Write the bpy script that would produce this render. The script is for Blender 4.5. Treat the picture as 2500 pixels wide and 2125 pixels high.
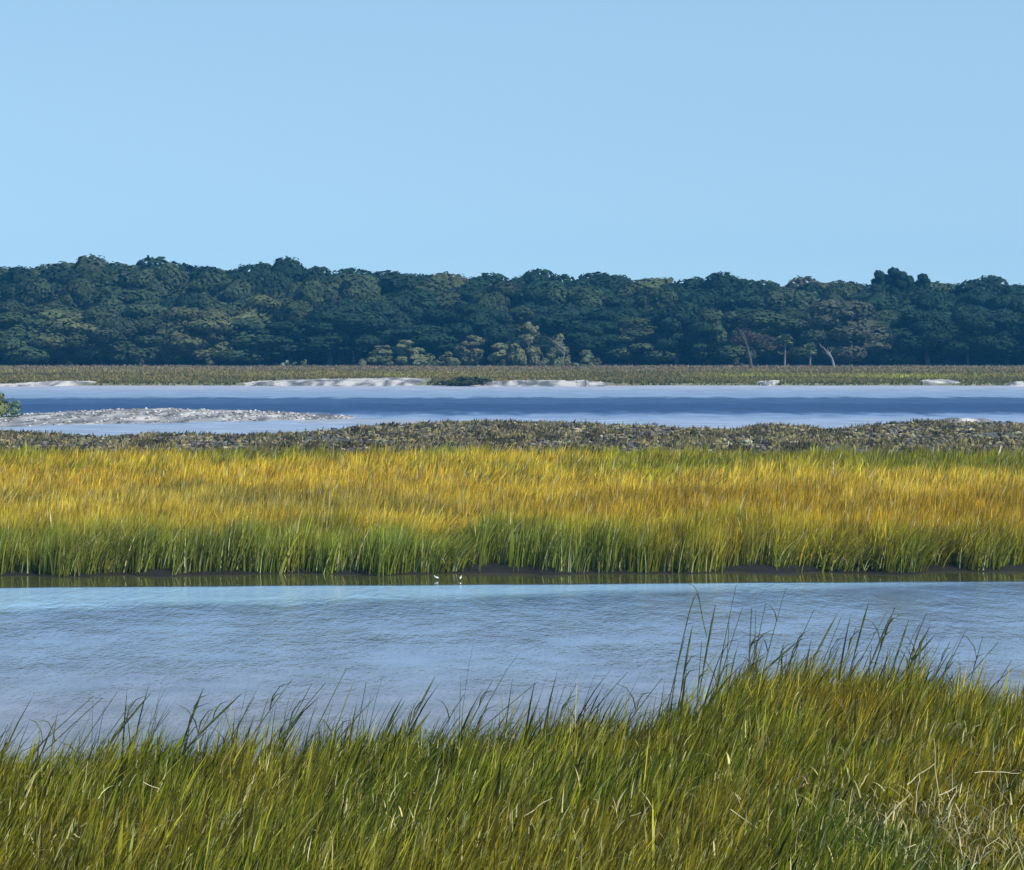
import bpy, bmesh, math, random
import numpy as np

# ------------------------------------------------------------------ clear, camera, world, sun
for o in list(bpy.data.objects):
    bpy.data.objects.remove(o)
S = bpy.context.scene
COL = S.collection
R = math.radians
F = 2500.0          # focal length in pixels of a 1024 px wide frame
CAM_H = 7.0
HORIZON = 329.0     # picture row (of 870) of the true horizon

cam_d = bpy.data.cameras.new('camera')
cam = bpy.data.objects.new('camera', cam_d)
COL.objects.link(cam)
cam.location = (0, 0, CAM_H)
cam.rotation_euler = (R(90), 0, 0)
cam_d.sensor_width = 36.0
cam_d.lens = 36.0 * F / 1024.0
cam_d.shift_y = -(435.0 - HORIZON) / 1024.0
cam_d.clip_start = 0.5
cam_d.clip_end = 30000
S.camera = cam

SUN_EL, SUN_AZ = R(44), R(128)      # azimuth clockwise from the viewing direction (+Y)
S.view_settings.view_transform = 'Standard'
S.view_settings.look = 'None'
S.view_settings.gamma = 1
S.view_settings.exposure = 0.36

w = bpy.data.worlds.new('World')
S.world = w
w.use_nodes = True
nt = w.node_tree
bg = nt.nodes['Background']
sky = nt.nodes.new('ShaderNodeTexSky')
sky.sky_type = 'NISHITA'
sky.sun_disc = False
sky.sun_elevation = SUN_EL
sky.sun_rotation = SUN_AZ
sky.altitude = 0
sky.air_density = 2.3
sky.dust_density = 0.0
sky.ozone_density = 7.0
# clear dry air: the pale horizon band of the sky lies lower than in the default atmosphere
tcw = nt.nodes.new('ShaderNodeTexCoord')
addv = nt.nodes.new('ShaderNodeVectorMath'); addv.operation = 'ADD'; addv.inputs[1].default_value = (0, 0, 0.30)
nrm = nt.nodes.new('ShaderNodeVectorMath'); nrm.operation = 'NORMALIZE'
nt.links.new(tcw.outputs['Generated'], addv.inputs[0]); nt.links.new(addv.outputs[0], nrm.inputs[0])
nt.links.new(nrm.outputs[0], sky.inputs[0])
nt.links.new(sky.outputs[0], bg.inputs[0])
bg.inputs[1].default_value = 0.15

sun_d = bpy.data.lights.new('sun', 'SUN')
sun_d.energy = 5.0
sun_d.angle = R(0.5)
sun_d.color = (1.0, 0.95, 0.87)
sun = bpy.data.objects.new('sun', sun_d)
COL.objects.link(sun)
sun.rotation_euler = (R(90) - SUN_EL, 0, -SUN_AZ + R(180))
sun.location = (60, 0, 80)

# ------------------------------------------------------------------ helpers
def px2x(x, D):            # column of the 2075 px wide look at the photo -> world x at distance D
    return (x * 0.4935 - 512.0) * D / F

def px2z(y, D):            # row -> world z at distance D
    return CAM_H - (y * 0.4935 - HORIZON) * D / F

def tag(o, label=None, cat=None, group=None, kind=None):
    if label: o['label'] = label
    if cat: o['category'] = cat
    if group: o['group'] = group
    if kind: o['kind'] = kind
    return o

def empty(name, loc, rz=0.0, sc=(1, 1, 1)):
    o = bpy.data.objects.new(name, None)
    COL.objects.link(o)
    o.location = loc
    o.rotation_euler = (0, 0, rz)
    o.scale = sc
    o.empty_display_size = 0.3
    return o

def link(name, me, mat=None, parent=None):
    o = bpy.data.objects.new(name, me)
    COL.objects.link(o)
    if mat is not None and not me.materials:
        me.materials.append(mat)
    if parent is not None:
        o.parent = parent
    return o

def mesh_np(name, V, faces, cols=None, smooth=False):
    me = bpy.data.meshes.new(name)
    V = np.asarray(V, np.float32)
    me.vertices.add(len(V))
    me.vertices.foreach_set('co', V.ravel())
    idx = np.concatenate([f.ravel() for f in faces]).astype(np.int32)
    tot = np.concatenate([np.full(len(f), f.shape[1], np.int32) for f in faces])
    start = np.concatenate([[0], np.cumsum(tot)[:-1]]).astype(np.int32)
    me.loops.add(len(idx))
    me.loops.foreach_set('vertex_index', idx)
    me.polygons.add(len(tot))
    me.polygons.foreach_set('loop_start', start)
    if smooth:
        me.polygons.foreach_set('use_smooth', np.ones(len(tot), bool))
    if cols is not None:
        a = me.attributes.new('tint', 'FLOAT_COLOR', 'POINT')
        c = np.ones((len(V), 4), np.float32)
        c[:, :3] = cols
        a.data.foreach_set('color', c.ravel())
    me.update(calc_edges=True)
    return me

class Noise2:
    def __init__(self, seed, n=256):
        self.n = n
        self.t = np.random.default_rng(seed).random((n, n))
    def at(self, x, y):
        xi = np.floor(x).astype(int); yi = np.floor(y).astype(int)
        fx = x - xi; fy = y - yi
        fx = fx * fx * (3 - 2 * fx); fy = fy * fy * (3 - 2 * fy)
        n = self.n; t = self.t
        a = t[xi % n, yi % n]; b = t[(xi + 1) % n, yi % n]
        c = t[xi % n, (yi + 1) % n]; d = t[(xi + 1) % n, (yi + 1) % n]
        return (a * (1 - fx) + b * fx) * (1 - fy) + (c * (1 - fx) + d * fx) * fy
    def fbm(self, x, y, o=3):
        s = 0; amp = 1; tot = 0
        for k in range(o):
            s = s + amp * self.at(x * 2 ** k + 17 * k, y * 2 ** k + 31 * k)
            tot += amp; amp *= 0.5
        return s / tot

def smooth(a, b, x):
    t = np.clip((x - a) / (b - a), 0, 1)
    return t * t * (3 - 2 * t)

def lerp(a, b, t):
    t = np.asarray(t)[..., None]
    return np.asarray(a) * (1 - t) + np.asarray(b) * t

def tube(pts, rad, sides=6):
    """tapered tube through points -> verts, quads"""
    pts = np.asarray(pts, float); n = len(pts)
    V = []; Q = []
    for i in range(n):
        d = pts[min(i + 1, n - 1)] - pts[max(i - 1, 0)]
        d = d / (np.linalg.norm(d) + 1e-9)
        up = np.array([0, 0, 1.0]) if abs(d[2]) < 0.9 else np.array([0, 1.0, 0])
        a = np.cross(d, up); a /= np.linalg.norm(a)
        b = np.cross(d, a)
        for k in range(sides):
            t = 2 * math.pi * k / sides
            V.append(pts[i] + rad[i] * (math.cos(t) * a + math.sin(t) * b))
    for i in range(n - 1):
        for k in range(sides):
            Q.append((i * sides + k, i * sides + (k + 1) % sides,
                      (i + 1) * sides + (k + 1) % sides, (i + 1) * sides + k))
    return np.array(V), np.array(Q)

def join_q(parts):
    V = []; Q = []; off = 0
    for v, q in parts:
        V.append(v); Q.append(q + off); off += len(v)
    return np.concatenate(V), np.concatenate(Q)

# ------------------------------------------------------------------ materials
def new_mat(name):
    m = bpy.data.materials.new(name)
    m.use_nodes = True
    return m, m.node_tree.nodes, m.node_tree.links

def leaf_mat(name, transl=0.3, rough=0.8, spec=0.06, objcol=False):
    m, N, L = new_mat(name)
    p = N['Principled BSDF']
    p.inputs['Roughness'].default_value = rough
    p.inputs['Specular IOR Level'].default_value = spec
    at = N.new('ShaderNodeAttribute'); at.attribute_name = 'tint'
    col = at.outputs['Color']
    if objcol:
        oi = N.new('ShaderNodeObjectInfo')
        mx = N.new('ShaderNodeMix'); mx.data_type = 'RGBA'; mx.blend_type = 'MULTIPLY'
        mx.inputs[0].default_value = 1
        L.new(at.outputs['Color'], mx.inputs[6]); L.new(oi.outputs['Color'], mx.inputs[7])
        col = mx.outputs[2]
    L.new(col, p.inputs['Base Color'])
    tr = N.new('ShaderNodeBsdfTranslucent')
    L.new(col, tr.inputs['Color'])
    ms = N.new('ShaderNodeMixShader'); ms.inputs[0].default_value = transl
    L.new(p.outputs[0], ms.inputs[1]); L.new(tr.outputs[0], ms.inputs[2])
    L.new(ms.outputs[0], N['Material Output'].inputs[0])
    return m

def plain_mat(name, c1, c2, scale=3.0, rough=0.8, bump=0.3, attr=False, spec=0.3):
    m, N, L = new_mat(name)
    p = N['Principled BSDF']
    p.inputs['Roughness'].default_value = rough
    p.inputs['Specular IOR Level'].default_value = spec
    tc = N.new('ShaderNodeTexCoord')
    no = N.new('ShaderNodeTexNoise'); no.inputs['Scale'].default_value = scale
    no.inputs['Detail'].default_value = 6
    L.new(tc.outputs['Object'], no.inputs['Vector'])
    cr = N.new('ShaderNodeValToRGB')
    cr.color_ramp.elements[0].position = 0.32; cr.color_ramp.elements[1].position = 0.68
    cr.color_ramp.elements[0].color = (*c1, 1); cr.color_ramp.elements[1].color = (*c2, 1)
    L.new(no.outputs[0], cr.inputs[0])
    col = cr.outputs[0]
    if attr:
        at = N.new('ShaderNodeAttribute'); at.attribute_name = 'tint'
        mx = N.new('ShaderNodeMix'); mx.data_type = 'RGBA'; mx.blend_type = 'MULTIPLY'
        mx.inputs[0].default_value = 1
        L.new(cr.outputs[0], mx.inputs[6]); L.new(at.outputs['Color'], mx.inputs[7])
        col = mx.outputs[2]
    L.new(col, p.inputs['Base Color'])
    if bump:
        bp = N.new('ShaderNodeBump'); bp.inputs['Strength'].default_value = bump
        bp.inputs['Distance'].default_value = 0.1
        L.new(no.outputs[0], bp.inputs['Height']); L.new(bp.outputs[0], p.inputs['Normal'])
    return m

M_GRASS = leaf_mat('grass_blades', 0.30)
M_LEAF = leaf_mat('tree_foliage', 0.2, objcol=True)
M_BARK = plain_mat('bark', (0.05, 0.04, 0.03), (0.11, 0.09, 0.07), 4)
M_PALE = plain_mat('weathered_wood', (0.11, 0.11, 0.11), (0.23, 0.225, 0.22), 5)
M_DARK = plain_mat('dark_bark', (0.015, 0.014, 0.014), (0.04, 0.036, 0.03), 4)
M_PALMT = plain_mat('palm_trunk', (0.08, 0.08, 0.07), (0.16, 0.155, 0.14), 5)
M_STRAW = plain_mat('dry_straw', (0.34, 0.29, 0.13), (0.60, 0.53, 0.30), 9, 0.7)
M_STALK = plain_mat('stalk', (0.035, 0.05, 0.015), (0.10, 0.11, 0.03), 6, 0.6)
M_SHELL = plain_mat('oyster_shell', (0.72, 0.72, 0.72), (1, 1, 1), 3.0, 0.6, attr=True)
M_GROUND = plain_mat('marsh_ground', (0.6, 0.6, 0.6), (1.25, 1.25, 1.25), 1.2, 0.75, 0.5, attr=True)
M_CLUMP = plain_mat('mud_clumps', (0.65, 0.65, 0.65), (1.2, 1.2, 1.2), 5.0, 0.85, 0.5, attr=True)
M_WHITE = plain_mat('white_feathers', (0.75, 0.75, 0.73), (0.85, 0.85, 0.83), 9, 0.7)
M_BILL = plain_mat('bill_and_legs', (0.03, 0.03, 0.02), (0.08, 0.06, 0.03), 9, 0.5)

# ------------------------------------------------------------------ shape of the land
NZ = Noise2(5)
_ex = np.array([-14, -10, -7.2, -1.4, 2.0, 2.96, 4.1, 5.85, 7.46, 8.6, 12, 20])
_ed = np.array([35.2, 35.7, 36.1, 38.0, 39.6, 41.6, 44.9, 45.0, 44.2, 42.4, 41.3, 40.6])
def near_edge(x):                              # far limit of the foreground grass
    return np.interp(x, _ex, _ed) + 0.9 * (NZ.at(x * 0.9, x * 0 + 3.3) - 0.5)
def mid_edge(x):                               # front of the golden marsh
    return 71.5 + 0.04 * x + 1.5 * (NZ.fbm(x * 0.8, x * 0 + 9.1, 4) - 0.5)
_rx2 = np.array([-200, 0, 200, 600, 720, 900, 1040, 1300, 1480, 1560, 1680, 1860, 2075, 2400])
_rd = np.array([167, 167, 160, 163, 174, 184, 184, 177, 170, 179, 170, 186, 184, 180.])
_rx = (_rx2 * 0.4935 - 512) * _rd / F
def rubble_edge(x):                            # far limit of the rubble bank
    return np.interp(x, _rx, _rd) + 5 * (NZ.fbm(x * 0.35, x * 0 + 5.7, 2) - 0.5)
MARSH_BACK = 124.0
def far_edge(x):
    return 309 + 5 * (NZ.fbm(x * 0.12, x * 0 + 1.7, 3) - 0.5)

def land(x, y):
    z = np.full(np.shape(x), -1.2)
    n = NZ.fbm(x * 0.8, y * 0.8, 3) - 0.5
    e = near_edge(x)
    z = np.where(y < 58, -0.9 + 1.05 * (1 - smooth(e + 0.2, e + 2.4, y)) + 0.12 * n, z)
    m = mid_edge(x)
    inm = (y >= 58) & (y < 140)
    z = np.where(inm, -1.0 + 0.95 * smooth(m - 2.5, m - 0.4, y) + 0.20 * smooth(m - 0.45, m + 0.35, y) + 0.10 * n, z)
    r = rubble_edge(x)
    z = np.where((y >= 140) & (y < 260), -0.8 + 1.0 * (1 - smooth(r - 2, r + 4, y)) + 0.15 * n, z)
    f = far_edge(x)
    z = np.where(y >= 260, -1.0 + 1.25 * smooth(f - 2, f + 2, y) + 0.6 * smooth(f, 400, y)
                 + 0.5 * smooth(398, 430, y) + 0.1 * n, z)
    return z

def axis(lo, hi, step, outer):
    a = np.arange(lo, hi + step / 2, step)
    return np.concatenate([-np.array(outer[::-1]) if lo < 0 else [], a, outer])
gx = axis(-130, 130, 0.5, [160., 240., 500., 1200., 3000., 8000.])
gy = np.concatenate([[-400, -150, -50, -10], np.arange(10, 30, 2), np.arange(30, 80, 0.5),
                     np.arange(80, 150, 2), np.arange(150, 230, 1.0), np.arange(230, 300, 5),
                     np.arange(300, 325, 0.7), np.arange(325, 440, 4), [460, 500, 600, 900, 2000, 5000, 9000, 14000]])
GX, GY = np.meshgrid(gx, gy)
GZ = land(GX, GY)
n3 = NZ.fbm(GX * 0.25, GY * 0.1, 3)
mud = np.array([0.060, 0.052, 0.036])
gc = np.broadcast_to(mud, GX.shape + (3,)).copy()
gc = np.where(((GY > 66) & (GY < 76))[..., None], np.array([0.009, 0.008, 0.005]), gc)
rub = lerp([0.055, 0.05, 0.05], [0.10, 0.09, 0.06], n3)
gc = np.where(((GY > 126) & (GY < 260))[..., None], rub, gc)
far = lerp([0.13, 0.12, 0.06], [0.18, 0.17, 0.08], n3)
gc = np.where((GY > 302)[..., None], far, gc)
gc = np.where((GY > 403)[..., None], np.array([0.03, 0.035, 0.02]), gc)
ny, nx = GX.shape
ii = np.arange(ny * nx).reshape(ny, nx)
quads = np.stack([ii[:-1, :-1], ii[:-1, 1:], ii[1:, 1:], ii[1:, :-1]], -1).reshape(-1, 4)
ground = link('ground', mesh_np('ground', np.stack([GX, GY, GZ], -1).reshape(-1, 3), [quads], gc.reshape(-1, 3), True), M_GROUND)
tag(ground, 'dark marsh mud under the grass and out to the forest', kind='structure')

# ------------------------------------------------------------------ water
def water_mat(name, zones, warp, scales, skew, patchy, band=(0.05, 0.16, 1), calm=None):
    """zones: list of (y, (r,g,b), bump) along the distance; water colour by place (mud, depth, plus sky reflection painted in) and wind ripple"""
    m, N, L = new_mat(name)
    p = N['Principled BSDF']
    p.inputs['IOR'].default_value = 1.33
    g = N.new('ShaderNodeNewGeometry')
    sp = N.new('ShaderNodeSeparateXYZ'); L.new(g.outputs['Position'], sp.inputs[0])
    mp = N.new('ShaderNodeMapping'); mp.inputs['Scale'].default_value = band
    L.new(g.outputs['Position'], mp.inputs['Vector'])
    wn = N.new('ShaderNodeTexNoise'); wn.inputs['Scale'].default_value = 1.0; wn.inputs['Detail'].default_value = 4
    L.new(mp.outputs[0], wn.inputs['Vector'])
    ws = N.new('ShaderNodeMath'); ws.operation = 'MULTIPLY_ADD'
    ws.inputs[1].default_value = warp * 2; ws.inputs[2].default_value = -warp
    L.new(wn.outputs[0], ws.inputs[0])
    # the bands run a little askew of the x axis
    sk = N.new('ShaderNodeMath'); sk.operation = 'MULTIPLY_ADD'; sk.inputs[1].default_value = skew
    L.new(sp.outputs[0], sk.inputs[0]); L.new(sp.outputs[1], sk.inputs[2])
    ad = N.new('ShaderNodeMath'); ad.operation = 'ADD'
    L.new(sk.outputs[0], ad.inputs[0]); L.new(ws.outputs[0], ad.inputs[1])
    y0, y1 = zones[0][0], zones[-1][0]
    mr = N.new('ShaderNodeMapRange'); mr.inputs[1].default_value = y0; mr.inputs[2].default_value = y1
    L.new(ad.outputs[0], mr.inputs[0])
    cr = N.new('ShaderNodeValToRGB'); br = N.new('ShaderNodeValToRGB'); sr = N.new('ShaderNodeValToRGB'); rr_ = N.new('ShaderNodeValToRGB')
    for r_, get in ((cr, lambda z: (*z[1], 1)), (br, lambda z: (z[2], z[2], z[2], 1)), (sr, lambda z: (z[3], z[3], z[3], 1)), (rr_, lambda z: (z[4], z[4], z[4], 1))):
        els = r_.color_ramp.elements
        while len(els) < len(zones): els.new(0.5)
        for e, z in zip(els, zones):
            e.position = (z[0] - y0) / (y1 - y0)
        for e, z in zip(els, zones):
            e.color = get(z)
        L.new(mr.outputs[0], r_.inputs[0])
    mp4 = N.new('ShaderNodeMapping'); mp4.inputs['Scale'].default_value = (0.22, 0.5, 1) if not calm else (0.9, 0.9, 1)
    L.new(g.outputs['Position'], mp4.inputs['Vector'])
    sn = N.new('ShaderNodeTexNoise'); sn.inputs['Scale'].default_value = 1; sn.inputs['Detail'].default_value = 4
    L.new(mp4.outputs[0], sn.inputs['Vector'])
    sm_ = N.new('ShaderNodeMapRange'); sm_.inputs[1].default_value = 0.3; sm_.inputs[2].default_value = 0.7; sm_.inputs[3].default_value = 0.76; sm_.inputs[4].default_value = 1.24
    L.new(sn.outputs[0], sm_.inputs[0])
    hv = N.new('ShaderNodeMix'); hv.data_type = 'RGBA'; hv.blend_type = 'MULTIPLY'; hv.inputs[0].default_value = 1
    L.new(cr.outputs[0], hv.inputs[6]); L.new(sm_.outputs[0], hv.inputs[7])
    cr_out = hv.outputs[2]
    colour, calm_out = cr_out, None
    if calm:
        a1 = N.new('ShaderNodeMath'); a1.operation = 'MULTIPLY_ADD'; a1.inputs[1].default_value = -calm[0]
        L.new(sp.outputs[0], a1.inputs[0]); L.new(sp.outputs[1], a1.inputs[2])
        a2 = N.new('ShaderNodeMath'); a2.operation = 'MULTIPLY_ADD'; a2.inputs[1].default_value = 3.0
        L.new(ws.outputs[0], a2.inputs[0]); L.new(a1.outputs[0], a2.inputs[2])
        m1 = N.new('ShaderNodeMapRange'); m1.inputs[1].default_value = calm[1] - 0.9; m1.inputs[2].default_value = calm[1] + 0.9
        L.new(a2.outputs[0], m1.inputs[0])
        m2 = N.new('ShaderNodeMapRange'); m2.inputs[1].default_value = calm[2]; m2.inputs[2].default_value = calm[2] + 0.3; m2.inputs[3].default_value = 1; m2.inputs[4].default_value = 0
        L.new(ad.outputs[0], m2.inputs[0])
        mm = N.new('ShaderNodeMath'); mm.operation = 'MULTIPLY'; L.new(m1.outputs[0], mm.inputs[0]); L.new(m2.outputs[0], mm.inputs[1])
        cm = N.new('ShaderNodeMix'); cm.data_type = 'RGBA'; cm.inputs[7].default_value = (*calm[3], 1)  # sky reflection of the calm strip, painted as pale blue base colour
        L.new(mm.outputs[0], cm.inputs[0]); L.new(cr_out, cm.inputs[6])
        colour, calm_out = cm.outputs[2], mm.outputs[0]
    L.new(colour, p.inputs['Base Color'])
    L.new(rr_.outputs[0], p.inputs['Roughness'])
    L.new(sr.outputs[0], p.inputs['Specular IOR Level'])
    hs = None
    for (sx, sy, amp) in scales:
        mp2 = N.new('ShaderNodeMapping'); mp2.inputs['Scale'].default_value = (sx, sy, 1)
        mp2.inputs['Rotation'].default_value = (0, 0, R(12))
        L.new(g.outputs['Position'], mp2.inputs['Vector'])
        no = N.new('ShaderNodeTexNoise'); no.inputs['Scale'].default_value = 1; no.inputs['Detail'].default_value = 3
        L.new(mp2.outputs[0], no.inputs['Vector'])
        mu = N.new('ShaderNodeMath'); mu.operation = 'MULTIPLY_ADD'; mu.inputs[1].default_value = amp
        L.new(no.outputs[0], mu.inputs[0])
        if hs is None: mu.inputs[2].default_value = 0
        else: L.new(hs, mu.inputs[2])
        hs = mu.outputs[0]
    hm = N.new('ShaderNodeMath'); hm.operation = 'MULTIPLY'
    L.new(hs, hm.inputs[0]); L.new(br.outputs[0], hm.inputs[1])
    # gusts: patches of stronger and weaker ripple
    mp3 = N.new('ShaderNodeMapping'); mp3.inputs['Scale'].default_value = patchy
    L.new(g.outputs['Position'], mp3.inputs['Vector'])
    pn_ = N.new('ShaderNodeTexNoise'); pn_.inputs['Scale'].default_value = 1; pn_.inputs['Detail'].default_value = 2
    L.new(mp3.outputs[0], pn_.inputs['Vector'])
    pm = N.new('ShaderNodeMapRange'); pm.inputs[1].default_value = 0.35; pm.inputs[2].default_value = 0.65; pm.inputs[3].default_value = 0.45; pm.inputs[4].default_value = 1.5
    L.new(pn_.outputs[0], pm.inputs[0])
    hm2 = N.new('ShaderNodeMath'); hm2.operation = 'MULTIPLY'
    L.new(hm.outputs[0], hm2.inputs[0]); L.new(pm.outputs[0], hm2.inputs[1]); hm = hm2
    if calm_out is not None:
        k1 = N.new('ShaderNodeMath'); k1.operation = 'MULTIPLY_ADD'; k1.inputs[1].default_value = -0.35; k1.inputs[2].default_value = 1
        L.new(calm_out, k1.inputs[0])
        k2 = N.new('ShaderNodeMath'); k2.operation = 'MULTIPLY'; L.new(k1.outputs[0], k2.inputs[0]); L.new(hm.outputs[0], k2.inputs[1]); hm = k2
    bp = N.new('ShaderNodeBump'); bp.inputs['Strength'].default_value = 1.0; bp.inputs['Distance'].default_value = 1.0
    L.new(hm.outputs[0], bp.inputs['Height']); L.new(bp.outputs[0], p.inputs['Normal'])
    return m

M_CREEK = water_mat('creek_water', [
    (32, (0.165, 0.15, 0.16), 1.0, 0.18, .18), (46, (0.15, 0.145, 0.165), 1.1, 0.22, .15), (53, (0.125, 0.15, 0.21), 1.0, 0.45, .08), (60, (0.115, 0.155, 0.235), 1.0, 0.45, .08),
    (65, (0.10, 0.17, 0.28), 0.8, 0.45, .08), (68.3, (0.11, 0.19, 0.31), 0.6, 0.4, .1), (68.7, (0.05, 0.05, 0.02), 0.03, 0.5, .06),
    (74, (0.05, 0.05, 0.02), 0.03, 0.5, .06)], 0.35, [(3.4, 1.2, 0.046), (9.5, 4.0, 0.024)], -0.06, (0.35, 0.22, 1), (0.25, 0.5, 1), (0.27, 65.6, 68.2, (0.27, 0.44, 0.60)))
M_RIVER = water_mat('river_water', [  # bands: shallows, plus bright and dark sky reflection painted into the base colour
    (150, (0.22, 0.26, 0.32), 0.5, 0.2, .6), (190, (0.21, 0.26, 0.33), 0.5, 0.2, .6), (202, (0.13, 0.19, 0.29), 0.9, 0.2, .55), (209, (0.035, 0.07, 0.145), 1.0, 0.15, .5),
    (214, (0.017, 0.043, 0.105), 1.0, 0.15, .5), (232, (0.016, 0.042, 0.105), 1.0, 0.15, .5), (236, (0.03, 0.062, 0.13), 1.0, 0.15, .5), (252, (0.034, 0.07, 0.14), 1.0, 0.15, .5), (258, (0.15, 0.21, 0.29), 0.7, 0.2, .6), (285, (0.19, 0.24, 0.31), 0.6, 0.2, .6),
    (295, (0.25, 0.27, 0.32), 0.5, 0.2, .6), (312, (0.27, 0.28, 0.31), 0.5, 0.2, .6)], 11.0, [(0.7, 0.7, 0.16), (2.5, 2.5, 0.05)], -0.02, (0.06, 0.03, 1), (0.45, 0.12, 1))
def sheet(name, x0, x1, y0, y1, mat, label):
    V = np.array([(x0, y0, 0), (x1, y0, 0), (x1, y1, 0), (x0, y1, 0)], float)
    o = link(name, mesh_np(name, V, [np.array([[0, 1, 2, 3]])]), mat)
    return tag(o, label, kind='structure')
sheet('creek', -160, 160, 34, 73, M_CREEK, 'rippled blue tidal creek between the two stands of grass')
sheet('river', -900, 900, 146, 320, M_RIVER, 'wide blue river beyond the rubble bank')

# ------------------------------------------------------------------ shell banks
BARS = []
def in_bar(x, y):
    r = np.zeros(np.shape(x), bool)
    for bx, d0, d1 in BARS:
        r |= (x > bx[0]) & (x < bx[-1]) & (y > np.interp(x, bx, d0) - 1) & (y < np.interp(x, bx, d1) + 0.3)
    return r

def shell_bank(label, xs2, dn, df, h, seed, tone=1.0, chip=0.25, dens=3.0, base=-0.1, dark=0.3, hi=0.46):
    """low mound between a near and a far outline, with loose shells and clumps lying on it, all one mesh"""
    rng = np.random.default_rng(seed)
    dn = np.array(dn, float); df = np.array(df, float)
    mid = (dn + df) / 2
    bx = np.array([px2x(a, m) for a, m in zip(xs2, mid)])
    BARS.append((bx, dn, df))
    nu, nv = max(12, int((bx[-1] - bx[0]) / 0.5)), 16
    u = np.linspace(0, 1, nu); v = np.linspace(0, 1, nv)
    U, Vv = np.meshgrid(u, v)
    X = bx[0] + U * (bx[-1] - bx[0])
    wob = (NZ.fbm(X * 0.5, X * 0 + seed, 3) - 0.5)
    Y = np.interp(X, bx, dn) * (1 - Vv) + np.interp(X, bx, df) * Vv + wob * 1.6
    env = np.sin(np.pi * Vv) ** 0.35 * np.minimum(1, 8 * U * (1 - U)) ** 0.6
    ln = NZ.fbm(X * 0.9, Y * 0.6 + seed, 4)
    l2 = NZ.fbm(X * 1.1 + 31, Y * 0.22 + seed, 4)
    Z = np.maximum(land(X, Y), base - 0.1) - 0.22 + (h * 0.45 + 0.25) * env * (0.55 + 0.9 * ln)
    C = lerp(lerp(np.array([0.10, 0.095, 0.09]) * tone, np.array([0.27, 0.25, 0.225]) * tone, smooth(0.34, 0.46, l2)), np.array([0.58, 0.53, 0.455]) * tone, smooth(hi, hi + 0.12, l2))
    C = np.minimum(C, 0.75)
    i2 = np.arange(nu * nv).reshape(nv, nu)
    Q = [np.stack([i2[:-1, :-1], i2[:-1, 1:], i2[1:, 1:], i2[1:, :-1]], -1).reshape(-1, 4)]
    Vs = [np.stack([X, Y, Z], -1).reshape(-1, 3)]; Cs = [C.reshape(-1, 3)]
    off = nu * nv
    area = (bx[-1] - bx[0]) * float(np.mean(df - dn))
    n = int(area * dens * 1.3)
    cu = rng.random(n); cv = rng.random(n) * 0.9 + 0.05
    cx = bx[0] + cu * (bx[-1] - bx[0])
    cy = np.interp(cx, bx, dn) * (1 - cv) + np.interp(cx, bx, df) * cv + (NZ.fbm(cx * 0.5, cx * 0 + seed, 3) - 0.5) * 1.6
    ce = np.sin(np.pi * cv) ** 0.35 * np.minimum(1, 8 * cu * (1 - cu)) ** 0.6
    cz = np.maximum(land(cx, cy), base - 0.1) - 0.22 + (h * 0.45 + 0.25) * ce * (0.55 + 0.9 * NZ.fbm(cx * 0.9, cy * 0.6 + seed, 4))
    ok = (cz > -0.1) & (NZ.fbm(cx * 0.7 + 9, cy * 0.35, 2) > 0.42)
    cx, cy, cz = cx[ok], cy[ok], cz[ok]; n = len(cx)
    # each clump: a squashed, jittered octahedron
    oct_ = np.array([(1, 0, 0), (0, 1, 0), (-1, 0, 0), (0, -1, 0), (0, 0, 1), (0, 0, -1.)])
    s = 0.45 * chip * np.minimum(rng.lognormal(0, 0.4, n), 2.0)
    P = oct_[None] * (0.7 + 0.6 * rng.random((n, 6, 3)))
    a = rng.random(n) * 6.28
    ca, sa = np.cos(a)[:, None], np.sin(a)[:, None]
    P = np.stack([P[..., 0] * ca - P[..., 1] * sa * 0.6, P[..., 0] * sa + P[..., 1] * ca * 0.6, P[..., 2] * 0.4], -1)
    P = P * s[:, None, None] + np.stack([cx, cy, cz], -1)[:, None]
    tri = np.array([(0, 1, 4), (1, 2, 4), (2, 3, 4), (3, 0, 4), (1, 0, 5), (2, 1, 5), (3, 2, 5), (0, 3, 5)])
    T = (tri[None] + (np.arange(n) * 6)[:, None, None] + off).reshape(-1, 3)
    k = rng.random(n)
    cc = np.where((k < dark)[:, None], np.array([0.16, 0.15, 0.14]) * (0.6 + 0.9 * rng.random((n, 1))),
                  np.array([0.64, 0.60, 0.54]) * (0.3 + 0.7 * rng.random((n, 1)) ** 1.8))
    Vs.append(P.reshape(-1, 3)); Cs.append(np.repeat(cc, 6, 0))
    o = link('shell_bank', mesh_np('shell_bank', np.concatenate(Vs), Q + [T], np.concatenate(Cs)), M_SHELL)
    return tag(o, label, 'shell bank', 'pale shell banks along the river')

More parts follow.
